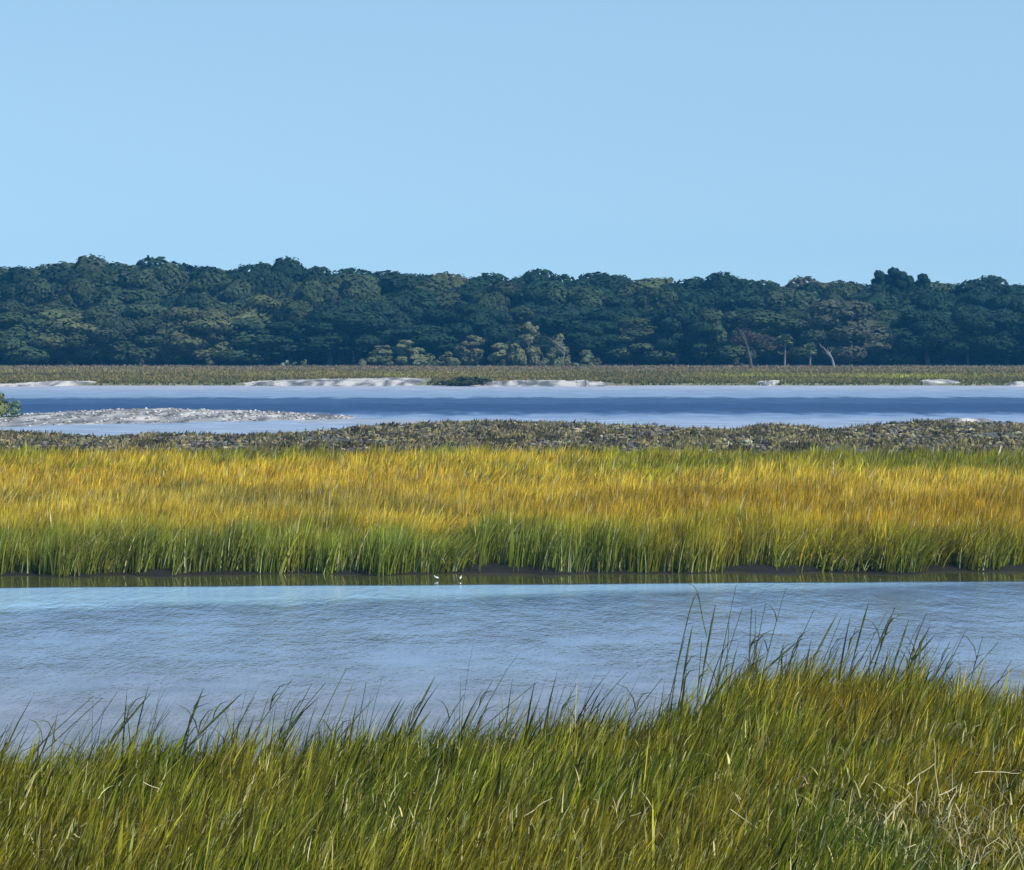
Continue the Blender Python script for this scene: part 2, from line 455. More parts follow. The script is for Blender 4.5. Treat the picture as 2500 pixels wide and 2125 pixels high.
shell_bank('broad oyster shell bar in the river, behind the rubble bank', [-130, -20, 60, 200, 300, 450, 600, 760],
           [172, 173, 175, 180, 182, 186, 190, 195], [205, 208, 212, 221, 221, 214, 206, 199], 0.50, 11, 0.95, 0.36, 2.2, base=0.05, dark=0.42, hi=0.55)
shell_bank('tiny white shell spit just behind the rubble bank', [1895, 1930, 1960, 1990, 2018],
           [186.5, 187, 187, 188, 189.5], [188.5, 189.5, 191, 192, 191], 0.42, 12, 1.05, 0.12, 3, base=0.12, dark=0.05)
shell_bank('longest white shell bank on the far shore, with a humped end', [478, 560, 640, 740, 800, 872],
           [307, 306, 305, 304, 305, 309], [314, 322, 328, 334, 336, 335], 0.5, 13, 0.85, 0.3, 0.8, base=0.05, dark=0.12)
shell_bank('white shell bank on the far shore in front of the dark bush', [925, 960, 1050, 1130, 1200, 1246],
           [304, 303, 303, 303, 303, 305], [310, 314, 325, 323, 318, 314], 0.45, 14, 0.85, 0.3, 0.8, base=0.05, dark=0.12)
shell_bank('short slanting white shell streak in far marsh, nearest the palms', [1535, 1560, 1582],
           [306, 309, 318], [312, 320, 325], 0.42, 15, 0.9, 0.25, 1, base=0.1, dark=0.1)
shell_bank('small white shell patch below the yellow strip of far marsh', [1868, 1890, 1920, 1942],
           [308, 310, 311, 314], [316, 326, 327, 322], 0.42, 16, 1.05, 0.2, 1, base=0.12, dark=0.05)
shell_bank('thin white shell bank on the far shore above the oyster bar', [-90, 0, 70, 140, 205],
           [305, 304, 304, 306, 310], [311, 311, 313, 318, 320], 0.42, 17, 0.9, 0.25, 1, base=0.06, dark=0.15)
shell_bank('tiny white shell patch where far shore meets the picture edge', [2040, 2060, 2110],
           [306, 306, 306], [309, 313, 315], 0.42, 18, 0.9, 0.25, 1, base=0.08, dark=0.15)

# a low wet mud flat trailing off the end of the oyster bar
def mud_flat():
    bx = np.linspace(px2x(560, 190), px2x(905, 188), 60)
    V = []; nv = 10
    for j in range(nv):
        v = j / (nv - 1)
        for i, x in enumerate(bx):
            u = i / 59
            y = 183 + 5 * u + v * (12 - 5 * u) + 2 * (NZ.at(np.array(x * .4), np.array(2.2)) - .5)
            z = -0.06 + 0.10 * math.sin(math.pi * v) ** .5 * min(1, 6 * u * (1 - u)) + 0.03 * float(NZ.fbm(np.array(x * .9), np.array(y * .9)) - 0.5)
            V.append((x, y, z))
    i2 = np.arange(60 * nv).reshape(nv, 60)
    Q = np.stack([i2[:-1, :-1], i2[:-1, 1:], i2[1:, 1:], i2[1:, :-1]], -1).reshape(-1, 4)
    m = plain_mat('wet_mud', (0.20, 0.19, 0.20), (0.34, 0.32, 0.33), 0.5, 0.3, 0.1)
    tag(link('mud_flat', mesh_np('mud_flat', np.array(V), [Q], None, True), m), 'wet grey mud flat trailing off the oyster bar', kind='structure')
mud_flat()

# ------------------------------------------------------------------ grass
def blades(x, y, z, h, wd, az, lean, bend, cb, ct, seg, rng, kink=None):
    n = len(x)
    dx, dy = np.cos(az), np.sin(az)
    fa = az + np.pi / 2 + rng.normal(0, 0.7, n)
    wx, wy = np.cos(fa), np.sin(fa)
    P = np.stack([x, y, z], -1).astype(float)
    V = np.empty((n, seg * 2 + 1, 3), np.float32); C = np.empty((n, seg * 2 + 1, 3), np.float32)
    W = np.stack([wx, wy, np.zeros(n)], -1)
    for k in range(seg + 1):
        t = k / seg
        c = lerp(cb, ct, np.full(n, min(1, t * 1.15) ** 1.1))
        if k < seg:
            ww = (wd * 0.5 * (1 - 0.75 * t ** 1.6))[:, None] * W
            V[:, 2 * k] = P - ww; V[:, 2 * k + 1] = P + ww
            C[:, 2 * k] = c; C[:, 2 * k + 1] = c
        else:
            V[:, 2 * k] = P; C[:, 2 * k] = c
        a = lean * (0.55 + bend * t)
        P = P + (h / seg)[:, None] * np.stack([np.sin(a) * dx, np.sin(a) * dy, np.cos(a)], -1)
    nv = seg * 2 + 1
    b = (np.arange(n) * nv)[:, None]
    Q = np.concatenate([b + np.array([2 * k, 2 * k + 1, 2 * k + 3, 2 * k + 2]) for k in range(seg - 1)])
    T = b + np.array([2 * seg - 2, 2 * seg - 1, 2 * seg])
    return V.reshape(-1, 3), Q, T, C.reshape(-1, 3)

def grass_obj(name, sets, label, mat=None):
    V, Q, T, C = [], [], [], []; off = 0
    for v, q, t, c in sets:
        V.append(v); Q.append(q + off); T.append(t + off); C.append(c); off += len(v)
    o = link(name, mesh_np(name, np.concatenate(V), [np.concatenate(Q), np.concatenate(T)], np.concatenate(C)), mat or M_GRASS)
    return tag(o, label, 'grass', kind='stuff')

NC = Noise2(77)
def vary(c, rng, s=0.18):
    n = len(c)
    return np.clip(c * np.minimum(rng.lognormal(0, s, (n, 1)), 1.6) * rng.lognormal(0, 0.06, (n, 3)), 0.004, 0.9)

# foreground cordgrass, blown to the right
rng = np.random.default_rng(1)
def near_points(n, y0=22.0, y1=46.0):
    y = y0 + (y1 - y0) * rng.random(n)
    x = (rng.random(n) * 2 - 1) * (0.2048 * 46 * 1.12 + 7)
    e = near_edge(x)
    ok = (y < e + 0.35 * rng.normal(0, 1, n)) & (np.abs(x) < 0.2048 * y * 1.12 + 7)
    return x[ok], y[ok]
x, y = near_points(480000)
gp = NC.fbm(x * 2.6 + 20, y * 1.6, 2) + 0.08 * rng.normal(0, 1, len(x))
x, y = x[gp > 0.40], y[gp > 0.40]
n = len(x)
patch = NC.fbm(x * 0.55, y * 0.35, 3)
clump = NC.fbm(x * 2.2 + 40, y * 2.2, 2)
g1 = lerp([0.115, 0.145, 0.012], [0.20, 0.17, 0.018], smooth(0.35, 0.65, patch))
ct = vary(lerp(g1, [0.30, 0.29, 0.05], smooth(0.45, 0.8, clump) * 0.8), rng, 0.62)
right = smooth(0.5, 7.0, x)
ct = lerp(ct, ct * np.array([1.3, 1.12, 0.9]), right * 0.8)
green = np.exp(-(((x - 4.2) / 1.3) ** 2 + ((y - 31.0) / 1.6) ** 2))
ct = lerp(ct, vary(np.broadcast_to([0.035, 0.105, 0.012], (n, 3)), rng), green * 0.8)
pale = rng.random(n) < 0.09
ct[pale] = vary(np.broadcast_to([0.40, 0.38, 0.17], (pale.sum(), 3)), rng, 0.2)
ct *= (0.45 + 0.62 * np.minimum(1, rng.random(n) * 1.6))[:, None] * np.array([1.08, 1.03, .55])
dk = rng.random(n) < 0.08
ct[dk] = vary(np.broadcast_to([0.030, 0.034, 0.008], (dk.sum(), 3)), rng, 0.4)
cb = ct * np.array([0.75, 0.85, 0.8])
h = (0.62 + 0.62 * clump) * rng.normal(1, 0.16, n)
fringe = (y > near_edge(x) - 1.4) & (rng.random(n) < 0.09)
h[fringe] *= rng.uniform(1.25, 1.75, fringe.sum()); ct[fringe] *= 0.4
h *= 1 - 0.5 * smooth(2.5, 6, x) * (1 - smooth(31.5, 35, y))
az = rng.normal(0, 0.6, n)
lean = np.abs(rng.normal(R(30), R(12), n))
near = blades(x, y, land(x, y) - 0.02, h, 0.0195 * rng.lognormal(0, 0.55, n), az, lean, np.where(rng.random(n) < 0.14, rng.uniform(2, 4.5, n), 0.75), cb, ct, 4, rng)
grass_obj('foreground_grass', [near], 'olive green marsh grass in the foreground, blown sideways by wind')

# dead straw lying among the foreground grass
def straw(n, cx, cy, sx, sy, zlo, zhi):
    x = rng.normal(cx, sx, n); y = rng.normal(cy, sy, n)
    y = np.minimum(y, near_edge(x) - 0.3)
    c = vary(np.broadcast_to([0.36, 0.31, 0.15], (n, 3)), rng, 0.35)
    return blades(x, y, land(x, y) + zlo + (zhi - zlo) * rng.random(n), rng.uniform(0.12, 0.4, n), 0.013 * rng.lognormal(0, 0.3, n),
                  rng.random(n) * 6.28, np.abs(rng.normal(R(75), R(25), n)), 0.9, c, c, 4, rng)
def flecks(n):
    x, y = near_points(n, 25, 44)
    m = len(x)
    c = vary(np.broadcast_to([0.46, 0.43, 0.19], (m, 3)), rng, 0.3)
    return blades(x, y, land(x, y) + rng.uniform(0.35, 0.75, m), rng.uniform(0.12, 0.38, m), 0.017 * rng.lognormal(0, 0.3, m),
                  rng.normal(0, 0.9, m), np.abs(rng.normal(R(38), R(22), m)), rng.uniform(0.3, 2.5, m), c, c, 3, rng)
grass_obj('dead_straw', [flecks(10500), straw(1100, 5.0, 31.5, 2.0, 1.2, 0.2, 0.5), straw(800, 6.0, 34, 2.5, 2.5, 0.35, 0.75), straw(250, -1, 31, 4, 1.5, 0.3, 0.6)],
          'pale broken dead straw flecked through the foreground grass')

# golden marsh
rng = np.random.default_rng(2)
def mid_points(n, a, b):
    m = rng.random(n)
    x = (rng.random(n) * 2 - 1) * (0.2048 * b * 1.1 + 8)
    e = mid_edge(x)
    y = e + a + (b - 71 - a) * m
    ok = (y < b) & (np.abs(x) < 0.2048 * y * 1.1 + 8)
    return x[ok], y[ok]
def mid_colors(x, y):
    n = len(x)
    d = y + (4 + 12 * smooth(76, 90, y)) * (NC.fbm(x * 0.16, y * 0.10, 3) - 0.5) * 2 + 0.05 * x + 2.5 * (NC.at(x * 1.4, y * 0.5) - 0.5)
    pts = [70, 73, 76, 79, 84, 88, 93, 104, 112, 118, 126]
    colsL = np.array([[.12, .16, .04], [.20, .20, .04], [.36, .27, .045], [.42, .31, .07], [.34, .27, .085], [.25, .20, .06], [.42, .29, .05],
                      [.46, .31, .05], [.40, .29, .04], [.24, .23, .03], [.18, .17, .035]])
    colsR = np.array([[.10, .14, .02], [.15, .17, .02], [.27, .22, .025], [.36, .24, .03], [.29, .19, .022], [.34, .23, .028], [.46, .32, .06],
                      [.48, .33, .06], [.36, .28, .04], [.20, .21, .022], [.16, .15, .02]])
    cl = np.stack([np.interp(d, pts, colsL[:, k]) for k in range(3)], -1)
    cr = np.stack([np.interp(d, pts, colsR[:, k]) for k in range(3)], -1)
    return np.minimum(lerp(cl, cr, smooth(-9, 9, x)) * [1.48, 1.38, 0.68], 0.85)
def mid_set(n, a, b, wd, seg, hs):
    x, y = mid_points(n, a, b); n = len(x)
    gap = NC.fbm(x * 1.1 + 11, y * 0.9, 2) + 0.1 * rng.normal(0, 1, n)
    fr = 1 - smooth(0.1, 1.0, y - mid_edge(x))
    keep = gap > 0.33 + 0.17 * fr
    x, y = x[keep], y[keep]; n = len(x)
    mot = NC.fbm(x * 0.7 + 5, y * 0.35, 3)
    ct = vary(mid_colors(x, y) * (0.72 + 0.46 * smooth(0.3, 0.7, mot))[:, None], rng, 0.32)
    cb = lerp(ct, vary(np.broadcast_to([0.135, 0.16, 0.024], (n, 3)), rng, 0.4) * (0.55 + 0.75 * NC.fbm(x * 1.1 + 3, y * 0.3, 2))[:, None], np.full(n, 0.85))
    cl = NC.fbm(x * 1.3, y * 0.9, 2)
    h = hs * (0.66 + 0.72 * cl) * rng.normal(1, 0.13, n)
    st = (rng.random(n) < 0.10) & (y < 76)
    cb[st] = vary(np.broadcast_to([0.42, 0.48, 0.22], (st.sum(), 3)), rng, 0.2)
    pl = rng.random(n) < 0.06
    ct[pl] = vary(np.broadcast_to([0.50, 0.45, 0.22], (pl.sum(), 3)), rng, 0.2); cb[pl] = ct[pl] * [0.8, 0.9, 0.8]
    return blades(x, y, land(x, y) - 0.02, h, wd * rng.lognormal(0, 0.35, n), rng.normal(0.0, 0.8, n), np.abs(rng.normal(R(17), R(10), n)) + R(30) * smooth(0.52, 0.75, NC.fbm(x * 0.5 + 60, y * 0.4, 2)), np.where(rng.random(n) < 0.12, 2.6, 0.9), cb, ct, seg, rng)
grass_obj('golden_marsh_grass', [mid_set(120000, -0.15, 77, 0.030, 4, 1.12), mid_set(190000, 5, 95, 0.045, 3, 1.05), mid_set(150000, 22, MARSH_BACK, 0.065, 3, 1.0)],
          'golden marsh grass with green stems along the far side of the creek')

# far marsh across the river
rng = np.random.default_rng(3)
n = 150000
x = (rng.random(n) * 2 - 1) * 100; y = 304 + 100 * rng.random(n) ** 1.2
ok = (y > far_edge(x) + 0.8) & (~in_bar(x, y)) & (np.abs(x) < 0.2048 * y * 1.1 + 8)
x, y = x[ok], y[ok]; n = len(x)
pn = NC.fbm(x * 0.06, y * 0.10, 3)
c = lerp([0.15, 0.125, 0.045], [0.225, 0.185, 0.06], smooth(0.35, 0.65, pn))
c = lerp(c, [0.225, 0.175, 0.115], smooth(350, 395, y) * 0.8)
yel = np.exp(-(((x - 53) / 9) ** 2 + ((y - 338) / 9) ** 2)) + 0.6 * np.exp(-(((x - 33) / 8) ** 2 + ((y - 345) / 10) ** 2)) + 0.5 * np.exp(-(((x + 16) / 5) ** 2 + ((y - 345) / 5) ** 2))
c = lerp(c, [0.36, 0.36, 0.05], np.clip(yel, 0, 1) * 0.8)
c = lerp(c, [0.09, 0.10, 0.035], (1 - smooth(309, 322, y)) * 0.7)
ct = vary(c, rng, 0.2)
hf = 0.42 * (0.8 + 0.5 * NC.fbm(x * 0.3, y * 0.3, 2)) * rng.normal(1, 0.15, n)
grass_obj('far_marsh_grass', [blades(x, y, land(x, y) - 0.02, hf, 0.20 * rng.lognormal(0, 0.35, n), rng.normal(0, 1.5, n), np.abs(rng.normal(R(50), R(20), n)), 0.9, ct * 0.9, ct, 2, rng)],
          'olive brown marsh strip across the river, before the forest')

# rubble bank: mud clods, oyster clumps and stubble
rng = np.random.default_rng(4)
def clumps(n, x, y, s, flat, cols):
    ico = bmesh.new(); bmesh.ops.create_icosphere(ico, subdivisions=1, radius=1)
    iv = np.array([v.co[:] for v in ico.verts]); it = np.array([[v.index for v in f.verts] for f in ico.faces]); ico.free()
    k = len(iv)
    P = iv[None] * (0.35 + 1.1 * rng.random((n, k, 1)))
    a = rng.random(n) * 6.28; ca, sa = np.cos(a)[:, None], np.sin(a)[:, None]
    sx = rng.uniform(0.7, 1.5, (n, 1)); sy = rng.uniform(0.6, 1.2, (n, 1))
    P = np.stack([P[..., 0] * sx * ca - P[..., 1] * sy * sa, P[..., 0] * sx * sa + P[..., 1] * sy * ca, P[..., 2] * flat[:, None]], -1)
    P = P * s[:, None, None] + np.stack([x, y, land(x, y) + s * flat * 0.3], -1)[:, None]
    T = (it[None] + (np.arange(n) * k)[:, None, None]).reshape(-1, 3)
    C = np.repeat(cols, k, 0) * rng.uniform(0.8, 1.2, (n * k, 1))
    return P.reshape(-1, 3), T, C
n = 70000
y = 122 + 66 * rng.random(n); x = (rng.random(n) * 2 - 1) * 49
ok = (y < rubble_edge(x) + rng.normal(0, 1, n)) & (np.abs(x) < 0.2048 * y * 1.1 + 8) & (NC.fbm(x * 0.5, y * 0.22, 3) + 0.12 * rng.normal(0, 1, n) > 0.44)
x, y = x[ok], y[ok]; n = len(x)
k = rng.random(n); bk = NC.fbm(x * 0.3, y * 0.12, 3)
cc = np.where((k < 0.45)[:, None], [0.165, 0.14, 0.062], np.where((k < 0.60)[:, None], [0.10, 0.092, 0.09], np.where((k < 0.94)[:, None], [0.030, 0.025, 0.016], [0.27, 0.24, 0.14])))
cc = vary(lerp(cc, [0.24, 0.19, 0.05], (1 - smooth(122, 140, y)) * 0.55), rng, 0.25)
Vc, Tc, Cc = clumps(n, x, y, 0.105 * np.minimum(rng.lognormal(0, 0.5, n), 2.4), rng.uniform(0.25, 0.8, n), cc)
o = link('rubble', mesh_np('rubble', Vc, [Tc], Cc), M_CLUMP)
tag(o, 'mottled olive and grey bank of mud clods and oyster clumps behind golden grass', 'rubble', kind='stuff')
n = 99000
y = 120 + 66 * rng.random(n) ** 1.2; x = (rng.random(n) * 2 - 1) * 49
ok = (y < rubble_edge(x) - 1) & (NC.fbm(x * 0.5 + 70, y * 0.2, 3) + 0.1 * rng.normal(0, 1, n) > 0.50 - 0.3 * (1 - smooth(120, 140, y))) & (np.abs(x) < 0.2048 * y * 1.1 + 8)
x, y = x[ok], y[ok]; n = len(x)
c = lerp([0.24, 0.20, 0.025], [0.20, 0.165, 0.07], smooth(122, 138, y))
pk = NC.fbm(x * 0.8 + 7, y * 0.3, 3)
c = lerp(c * 0.4, c * 1.15, smooth(0.38, 0.58, pk))
ct = vary(c, rng, 0.45)
grass_obj('grass_stubble', [blades(x, y, land(x, y), rng.uniform(0.15, 0.5, n) * (1.6 - 0.7 * smooth(120, 150, y)), 0.09 * rng.lognormal(0, 0.4, n), rng.normal(0, 1.5, n), np.abs(rng.normal(R(48), R(22), n)), 1, ct * 0.8, ct, 2, rng)],
          'short dry grass stubble on the rubble bank')

# ------------------------------------------------------------------ tall stalks and dead stems in the foreground
def stalk_mesh(pts, r0, r1, seed, leaves=2, head=False):
    rr = random.Random(seed)
    pts = np.array(pts, float); n = len(pts)
    rad = np.linspace(r0, r1, n)
    if head:
        for i in range(n): 
            if i >= n - 4: rad[i] = r0 * (1.25 if i < n - 1 else 0.3)
    parts = [tube(pts, rad, 5)]
    for k in range(leaves):
        i = rr.randint(1, max(1, n - 3)); p = pts[i]; L = rr.uniform(0.25, 0.5); s = rr.choice([-1, 1, 1])
        q = [p, p + np.array([s * .10 * L, 0.05 * rr.uniform(-1, 1), .45 * L]), p + np.array([s * .34 * L, .1 * rr.uniform(-1, 1), .80 * L]), p + np.array([s * .72 * L, .1 * rr.uniform(-1, 1), .95 * L])]
        parts.append(tube(q, [r0 * .7, r0 * .8, r0 * .55, r0 * .12], 4))
    V, Q = join_q(parts)
    return mesh_np('stalk', V, [Q], None, True)

STALKS = [  # tip column/row, lower column/row in the 2075 px look
    (1492, 1185, 1466, 1300, 'tallest straight grass stalk standing against the creek, just touching the golden marsh'),
    (1592, 1193, 1558, 1310, 'second tallest straight dark stalk against the creek, leaning'),
    (1450, 1225, 1438, 1290, ''), (1478, 1248, 1474, 1312, ''), (1505, 1230, 1489, 1278, ''),
    (1523, 1232, 1519, 1350, 'dark stalk close beside its upright twin, the thicker of the pair'),
    (1532, 1236, 1526, 1345, 'thinner upright stalk of the close dark pair'),
    (1552, 1222, 1528, 1330, ''), (1388, 1290, 1356, 1420, ''), (1403, 1268, 1374, 1420, ''), (1422, 1300, 1414, 1400, ''),
    (1650, 1235, 1624, 1292, ''), (1697, 1243, 1664, 1300, ''), (1705, 1250, 1680, 1310, ''), (1760, 1222, 1746, 1275, ''), (1798, 1238, 1766, 1292, ''),
    (1806, 1246, 1784, 1296, ''), (1813, 1232, 1778, 1335, 'thick leafy stalk rising to a point right of the tall pair'), (1842, 1256, 1812, 1335, ''), (1885, 1268, 1846, 1340, ''), (1893, 1288, 1862, 1325, ''),
    (1960, 1272, 1912, 1360, 'long lone stalk leaning over the creek near the picture edge'), (1992, 1288, 1980, 1330, ''), (2022, 1302, 1994, 1335, ''), (1735, 1270, 1712, 1330, ''),
    (1622, 1295, 1580, 1330, ''), (1700, 1305, 1666, 1362, ''), (1590, 1300, 1575, 1350, ''), (1640, 1322, 1610, 1370, ''), (1545, 1300, 1530, 1360, ''), (1465, 1320, 1450, 1400, ''),
    (2050, 1338, 2030, 1370, ''), (1925, 1300, 1900, 1360, ''), (1870, 1300, 1840, 1365, ''),
    (190, 1410, 110, 1480, ''), (208, 1414, 135, 1478, ''), (238, 1402, 170, 1500, ''), (305, 1405, 240, 1480, ''), (412, 1395, 393, 1442, ''),
    (430, 1440, 398, 1495, ''), (490, 1405, 415, 1475, ''), (516, 1412, 498, 1442, ''), (592, 1376, 515, 1480, ''), (632, 1385, 602, 1440, ''),
    (660, 1383, 560, 1500, 'longest slanting stalk on the left of the creek bank'), (702, 1355, 655, 1445, 'highest stalk on the low left stretch of the grass edge'), (742, 1383, 733, 1430, ''), (757, 1416, 728, 1448, ''),
    (882, 1370, 852, 1425, 'stalk with a thick bent seed head against the creek'), (998, 1378, 978, 1416, ''), (1085, 1385, 1018, 1440, ''), (1168, 1385, 1148, 1425, ''), (1272, 1362, 1235, 1402, ''),
    (1342, 1374, 1305, 1422, ''), (1062, 1410, 1040, 1450, ''), (940, 1408, 910, 1455, ''), (820, 1420, 790, 1470, ''), (345, 1440, 300, 1500, ''), (50, 1470, 20, 1510, ''), (16, 1468, 0, 1500, ''), (270, 1420, 225, 1480, ''), (1120, 1415, 1095, 1455, ''), (1210, 1410, 1180, 1450, '')]
SG = 'tall dark grass stalks along the near creek bank'
rs = random.Random(9)
for i, (tx, ty, bx_, by_, lab) in enumerate(STALKS):
    D = float(near_edge(np.array(px2x(bx_, 40)))) - 0.35 - 0.5 * rs.random()
    tip = np.array([px2x(tx, D), D, px2z(ty, D)]); low = np.array([px2x(bx_, D), D, px2z(by_, D)])
    d = low - tip
    L = (tip[2] - 0.1) / max(-d[2], 0.05)
    # straight where it shows, steeper on its way down to the ground
    pts = []
    for k in range(9):
        t = k / 8.0
        s = 1 - t
        p = tip + d * L * s
        p[0] += 0.10 * s * s * L * abs(d[0]) * rs.uniform(0.9, 1.1) * (1 if d[0] < 0 else -1)
        p[1] += 0.25 * s * (i % 3 - 1)
        pts.append(p)
    base = pts[0].copy()
    P = [p - base for p in pts]
    thick = 0.014 if tx > 1300 else 0.013
    if 'thicker' in lab or 'thick leafy' in lab: thick = 0.020
    me = stalk_mesh(P, thick, thick * 0.35, i, leaves=rs.choice([1, 2, 2, 3]), head='seed head' in lab or rs.random() < 0.2)
    o = link('grass_stalk', me, M_STALK)
    o.location = base
    tag(o, lab or 'dark slender grass stalk rising from the foreground grass against the creek', 'grass stalk', SG)
# the stalk that is bent over like an upturned V
D = 45.0
P = [(1352, 1500), (1360, 1430), (1372, 1350), (1384, 1295), (1397, 1240), (1406, 1212), (1412, 1203), (1417, 1215), (1424, 1255), (1432, 1290)]
pts = np.array([(px2x(a, D), D, px2z(b, D)) for a, b in P]); base = pts[0].copy(); base[2] = 0.1
o = link('grass_stalk', stalk_mesh(pts - base, 0.012, 0.009, 77, 1), M_STALK); o.location = base
tag(o, 'grass stalk broken over near its top like an upturned V', 'grass stalk', SG)

DEAD = [  # polylines of pale dead stems, in the 2075 px look, with a distance
    ([(1790, 1668), (1815, 1640), (1848, 1612)], 32.6, 'thick pale straw lying aslant above the dark gap'),
    ([(1838, 1590), (1862, 1572), (1898, 1550)], 33.6, 'pale straw slanting up just above the thick slanting one'),
    ([(1905, 1650), (1903, 1610), (1898, 1560), (1897, 1500)], 33.4, 'upright pale dead stem with a short side branch'),
    ([(1855, 1648), (1860, 1610), (1866, 1570)], 33.2, ''), ([(1965, 1690), (1955, 1640), (1968, 1590)], 33.0, ''), ([(1975, 1566), (2020, 1566), (2070, 1570)], 34.4, 'pale straw lying level across the grass'),
    ([(1745, 1590), (1762, 1570), (1768, 1545)], 33.4, ''), ([(1710, 1690), (1722, 1660), (1730, 1600)], 32.5, ''), ([(168, 1610), (170, 1580), (175, 1545)], 33.4, 'bright upright dead stem near the far left of the grass'),
    ([(460, 1690), (485, 1640), (505, 1600), (515, 1570)], 32.4, 'long pale stem slanting up through the green grass'), ([(150, 1690), (165, 1705), (205, 1745)], 31.5, 'pale broken stem slanting down towards the bottom edge'),
    ([(318, 1605), (332, 1580), (338, 1540)], 33.4, ''), ([(290, 1585), (320, 1600), (325, 1610)], 33.2, ''), ([(455, 1725), (470, 1690), (490, 1660)], 31.8, ''), ([(540, 1560), (548, 1525)], 33.9, ''),
    ([(1060, 1655), (1090, 1635), (1120, 1620)], 32.6, ''), ([(1065, 1740), (1100, 1715), (1135, 1690)], 31.3, 'pale straw lying aslant near the bottom middle'), ([(1490, 1610), (1500, 1630), (1510, 1650)], 33.0, ''),
    ([(1120, 1760), (1150, 1745), (1190, 1735)], 31.0, ''), ([(1480, 1640), (1560, 1700), (1590, 1725)], 32.0, ''), ([(740, 1700), (770, 1690), (810, 1655)], 32.0, ''), ([(1950, 1740), (1945, 1700), (1938, 1660)], 31.8, ''),
    ([(1620, 1640), (1612, 1600)], 33.2, ''), ([(2000, 1700), (2010, 1650), (2040, 1630)], 32.4, ''), ([(1985, 1750), (2000, 1720), (2030, 1700)], 31.6, ''), ([(1835, 1740), (1838, 1720), (1860, 1716), (1862, 1740)], 31.4, ''),
    ([(870, 1640), (880, 1600), (890, 1560)], 33.0, ''), ([(690, 1640), (700, 1590), (712, 1560)], 33.2, ''), ([(1240, 1690), (1270, 1660), (1300, 1650)], 32.4, ''), ([(40, 1640), (60, 1600), (70, 1570)], 32.6, '')]
for i, (P, D, lab) in enumerate(DEAD):
    D -= 1.3
    pts = np.array([(px2x(a, D), D + 0.06 * k, px2z(b, D)) for k, (a, b) in enumerate(P)])
    base = pts[0].copy()
    rj = random.Random(i)
    fine = []
    for k in range(len(pts) - 1):
        for q in range(3):
            p = pts[k] + (pts[k + 1] - pts[k]) * q / 3
            fine.append(p + np.array([rj.uniform(-.012, .012), 0, rj.uniform(-.012, .012)]) * (1 if k + q else 0))
    fine.append(pts[-1]); pts = np.array(fine)
    rad = np.linspace(0.0072, 0.0035, len(pts)) * (1.5 if 'thick' in lab else 0.85 + 0.4 * rj.random())
    parts = [tube(pts - base, rad, 5)]
    if 'side branch' in lab:
        q = np.array([(px2x(a, D), D, px2z(b, D)) for a, b in [(1903, 1612), (1922, 1604), (1938, 1594), (1936, 1615)]]) - base
        parts.append(tube(q, [0.010, 0.009, 0.009, 0.006], 5))
    v, q = join_q(parts)
    o = link('dry_reed', mesh_np('dry_reed', v, [q], None, True), M_STRAW); o.location = base
    tag(o, lab or 'pale dry stem caught among the foreground grass blades', 'dead stem', 'pale dead stems in the foreground grass')

# ------------------------------------------------------------------ trees
def crown_mesh(name, seed, lobes, leaf, per, flat=1.0):
    """lobes: (cx,cy,cz,rx,ry,rz). Leaf sprays lie over and inside every lobe."""
    r = np.random.default_rng(seed)
    V = []; C = []
    for (cx, cy, cz, rx, ry, rz) in lobes:
        n = int(2.6 * per * (rx * ry + rx * rz + ry * rz) / 3)
        d = r.normal(0, 1, (n, 3)); d /= np.linalg.norm(d, axis=1)[:, None]
        rad = 1 - np.abs(r.normal(0, 0.10, n))
        rad[r.random(n) < 0.1] *= 1.12
        p = d * rad[:, None] * np.array([rx, ry, rz]) + np.array([cx, cy, cz])
        nrm = d / np.array([rx, ry, rz]); nrm /= np.linalg.norm(nrm, axis=1)[:, None]
        nrm = nrm + r.normal(0, 0.22, (n, 3)); nrm /= np.linalg.norm(nrm, axis=1)[:, None]
        t = np.cross(nrm, r.normal(0, 1, (n, 3))); t /= np.linalg.norm(t, axis=1)[:, None]
        b = np.cross(nrm, t)
        s = leaf * r.lognormal(0, 0.3, n)
        s = s * 0.58
        a5 = [0.2, 1.4, 2.8, 3.7, 5.2]
        q = np.stack([p + (t * math.cos(a) * 1.15 + b * math.sin(a) * 0.8) * (s * r.uniform(0.75, 1.2, n))[:, None] for a in a5], 1)
        q += (nrm * 0.25 * s[:, None])[:, None] * r.normal(0, 0.6, (n, 5, 1))
        V.append(q.reshape(-1, 3))
        c = (r.uniform(0.85, 1.15) * r.lognormal(0, 0.09, n))[:, None] * (1 + r.normal(0, 0.04, (n, 3)))
        C.append(np.repeat(c, 5, 0))
    V = np.concatenate(V); C = np.concatenate(C)
    f = np.arange(len(V)).reshape(-1, 5)
    return mesh_np(name, V, [f], C)

